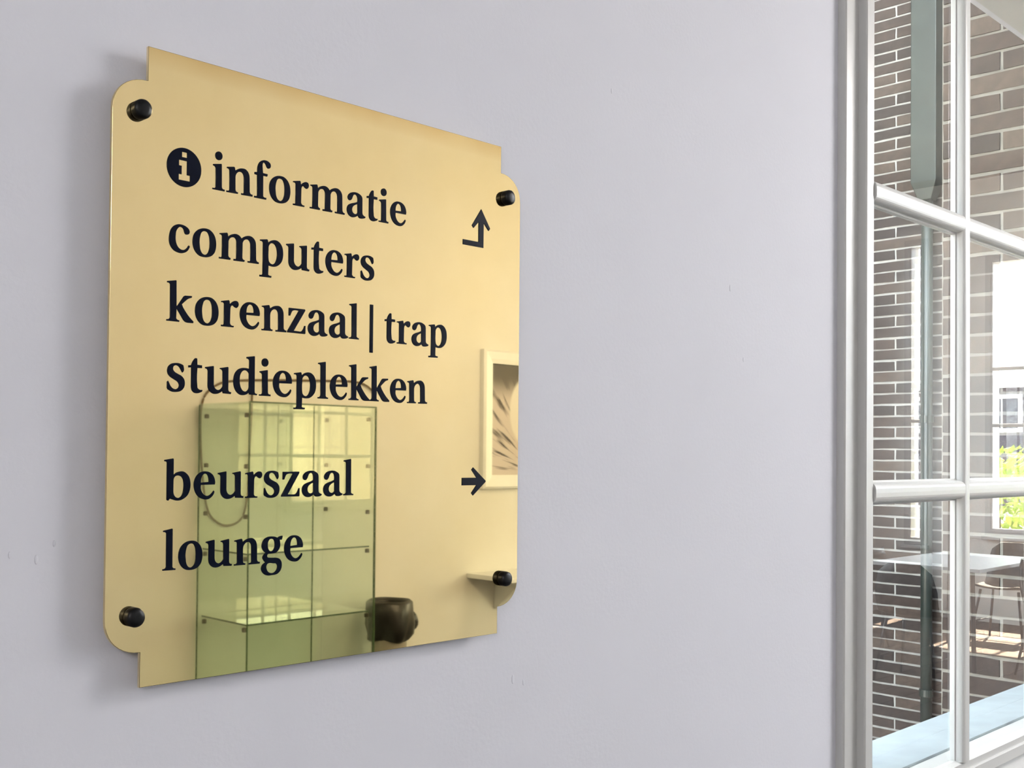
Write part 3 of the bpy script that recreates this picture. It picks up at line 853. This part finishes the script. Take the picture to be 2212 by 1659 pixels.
top.interpolation_type = 'SMOOTHSTEP'
top.inputs['From Min'].default_value = 0.10
top.inputs['From Max'].default_value = 0.30
Ln(sep.outputs['Z'], top.inputs['Value'])
mx = nt.nodes.new('ShaderNodeMix')
mx.data_type = 'RGBA'
mx.inputs[7].default_value = (0.09, 0.08, 0.075, 1)
Ln(top.outputs[0], mx.inputs['Factor'])
Ln(rp.outputs['Color'], mx.inputs[6])
ex = mth('DIVIDE', mth('SUBTRACT', sep.outputs['X'], 0.03), 0.17)   # pale petal on the right
ez = mth('DIVIDE', mth('SUBTRACT', sep.outputs['Z'], 0.06), 0.24)
el = mth('ADD', mth('MULTIPLY', ex, ex), mth('MULTIPLY', ez, ez))
pet = nt.nodes.new('ShaderNodeMapRange')
pet.inputs['From Min'].default_value = 1.0
pet.inputs['From Max'].default_value = 0.8
Ln(el, pet.inputs['Value'])
mx2 = nt.nodes.new('ShaderNodeMix')
mx2.data_type = 'RGBA'
mx2.inputs[7].default_value = (0.70, 0.68, 0.66, 1)
Ln(pet.outputs[0], mx2.inputs['Factor'])
Ln(mx.outputs[2], mx2.inputs[6])
Ln(mx2.outputs[2], b.inputs['Base Color'])
b.inputs['Roughness'].default_value = 0.5
MAT['print'] = m
pc = empty('framed_picture', (5.25 + 0.41, YB, 1.77))
tag(pc, 'white framed black and white flower photograph, mirrored at the plate edge', 'picture')
rect_frame([(0.09, 0.0), (0.09, 0.035), (0.075, 0.048), (0.03, 0.040), (0.0, 0.030), (0.0, 0.0)], -0.32, 0.32, -0.37, 0.37).build('picture_frame', 'white', pc)
MB().box(-0.32, 0.32, 0.002, 0.012, -0.37, 0.37).build('print', 'print', pc)

# ------------------------------------------------------------------ tables and chairs at the far end
def make_table(loc, rz, label):
    t = empty('cafe_table', loc, rz)
    tag(t, label, 'table', 'white tables at the far end')
    MB().box(-0.68, 0.68, -0.40, 0.40, 0.725, 0.75).build('table_top', 'white', t, bevel=0.003)
    for sx in (-1, 1):
        for sy in (-1, 1):
            MB().tube([(sx * 0.62, sy * 0.34, 0), (sx * 0.60, sy * 0.32, 0.725)], 0.016, 10).build('leg', 'leg', t)
    return t

def shell_mesh():
    m = MB()
    rows = []
    prof = [(-0.21, 0.462), (-0.19, 0.452), (-0.05, 0.44), (0.10, 0.445), (0.17, 0.475), (0.205, 0.54), (0.225, 0.64), (0.24, 0.76), (0.243, 0.82)]
    for k, (y, z) in enumerate(prof):
        w = [0.17, 0.205, 0.22, 0.22, 0.215, 0.215, 0.215, 0.185, 0.11][k]
        row = []
        for q in range(9):
            t = -1 + q / 4
            bow = 0.035 * t * t
            row.append((w * t, y - (bow if k >= 4 else 0), z + (bow * 0.6 if k < 4 else 0)))
        rows.append(row)
    f, nrow = [], len(rows)
    vs = [p for r in rows for p in r]
    for i in range(nrow - 1):
        for j in range(8):
            f.append((i * 9 + j, i * 9 + j + 1, (i + 1) * 9 + j + 1, (i + 1) * 9 + j))
    m.add(vs, f)
    me = m.mesh('seat_shell', smooth=True)
    bm = bmesh.new()
    bm.from_mesh(me)
    bmesh.ops.solidify(bm, geom=bm.faces[:], thickness=0.012)
    bm.to_mesh(me)
    bm.free()
    return me
sh_me = shell_mesh()
leg_me = [MB().tube([(sx * 0.21, sy * 0.22, 0), (sx * 0.15, sy * 0.14, 0.44)], [0.009, 0.012], 8).mesh('leg', smooth=True) for sx in (-1, 1) for sy in (-1, 1)]
rail_me = MB().tube([(-0.19, 0.19, 0.17), (-0.19, -0.19, 0.17)], 0.006, 6).mesh('rail', smooth=True)
rail2_me = MB().tube([(0.19, 0.19, 0.17), (0.19, -0.19, 0.17)], 0.006, 6).mesh('rail', smooth=True)
def make_chair(loc, rz, label):
    c = empty('shell_chair', loc, rz)
    tag(c, label, 'chair', 'black chairs at the far end')
    obj('seat_shell', sh_me, 'chair', c)
    for l in leg_me:
        obj('leg', l, 'leg', c)
    obj('rail', rail_me, 'leg', c)
    obj('rail', rail2_me, 'leg', c)
    return c

make_table((8.95, -2.80, 0), 0.0, 'white topped table nearest the end window, mirrored in the window glass')
make_chair((7.75, -2.62, 0), math.radians(90), 'black shell chair at the near short end of the white table')
make_chair((8.7, -2.02, 0), math.radians(180), 'black shell chair at the long side of the white table towards the sign wall')
make_chair((9.3, -2.0, 0), math.radians(186), 'second black shell chair at the long side of the white table, nearer the end window')
make_chair((8.7, -3.56, 0), math.radians(-4), 'black shell chair between the white table and the back wall')
make_chair((9.95, -2.82, 0), math.radians(-90), 'black shell chair between the white table and the end window')

# ------------------------------------------------------------------ fill lamps added out of view to brighten the room
mo, nto, bo = new_mat('lit_opal_glass')
bo.inputs['Base Color'].default_value = (0.9, 0.9, 0.9, 1)
bo.inputs['Emission Color'].default_value = (1.0, 0.96, 0.93, 1)
bo.inputs['Emission Strength'].default_value = FILL_LAMP
MAT['opal'] = mo
for k, (x, y, lab) in enumerate(((2.7, -1.3, 'nearest the brass sign'), (3.2, -1.3, 'middle of the row'), (3.7, -1.3, 'at the end of the row towards the end window'), (5.4, -2.9, 'near the framed picture'), (-1.6, -1.9, 'behind the camera, closer to the sign wall'), (-1.6, -3.2, 'behind the camera, closer to the back wall'))):
    p = empty('pendant_lamp', (x, y, ZC))
    tag(p, 'round opal glass pendant lamp, ' + lab, 'lamp', 'opal pendant lamps')
    MB().lathe([(0.06, 0.0), (0.06, -0.03), (0.02, -0.04)], 20).build('ceiling_rose', 'paint', p)
    MB().tube([(0, 0, -0.03), (0, 0, -1.42)], 0.006, 8).build('cable', 'black', p)
    MB().lathe([(0.03, -1.38), (0.05, -1.40), (0.05, -1.46)], 20).build('holder', 'leg', p)
    gl = [(0.22 * math.sin(math.pi * q / 9), -1.68 + 0.22 * math.cos(math.pi * q / 9)) for q in range(1, 9)]
    MB().lathe(gl, 18).build('globe', 'opal', p, smooth=True)
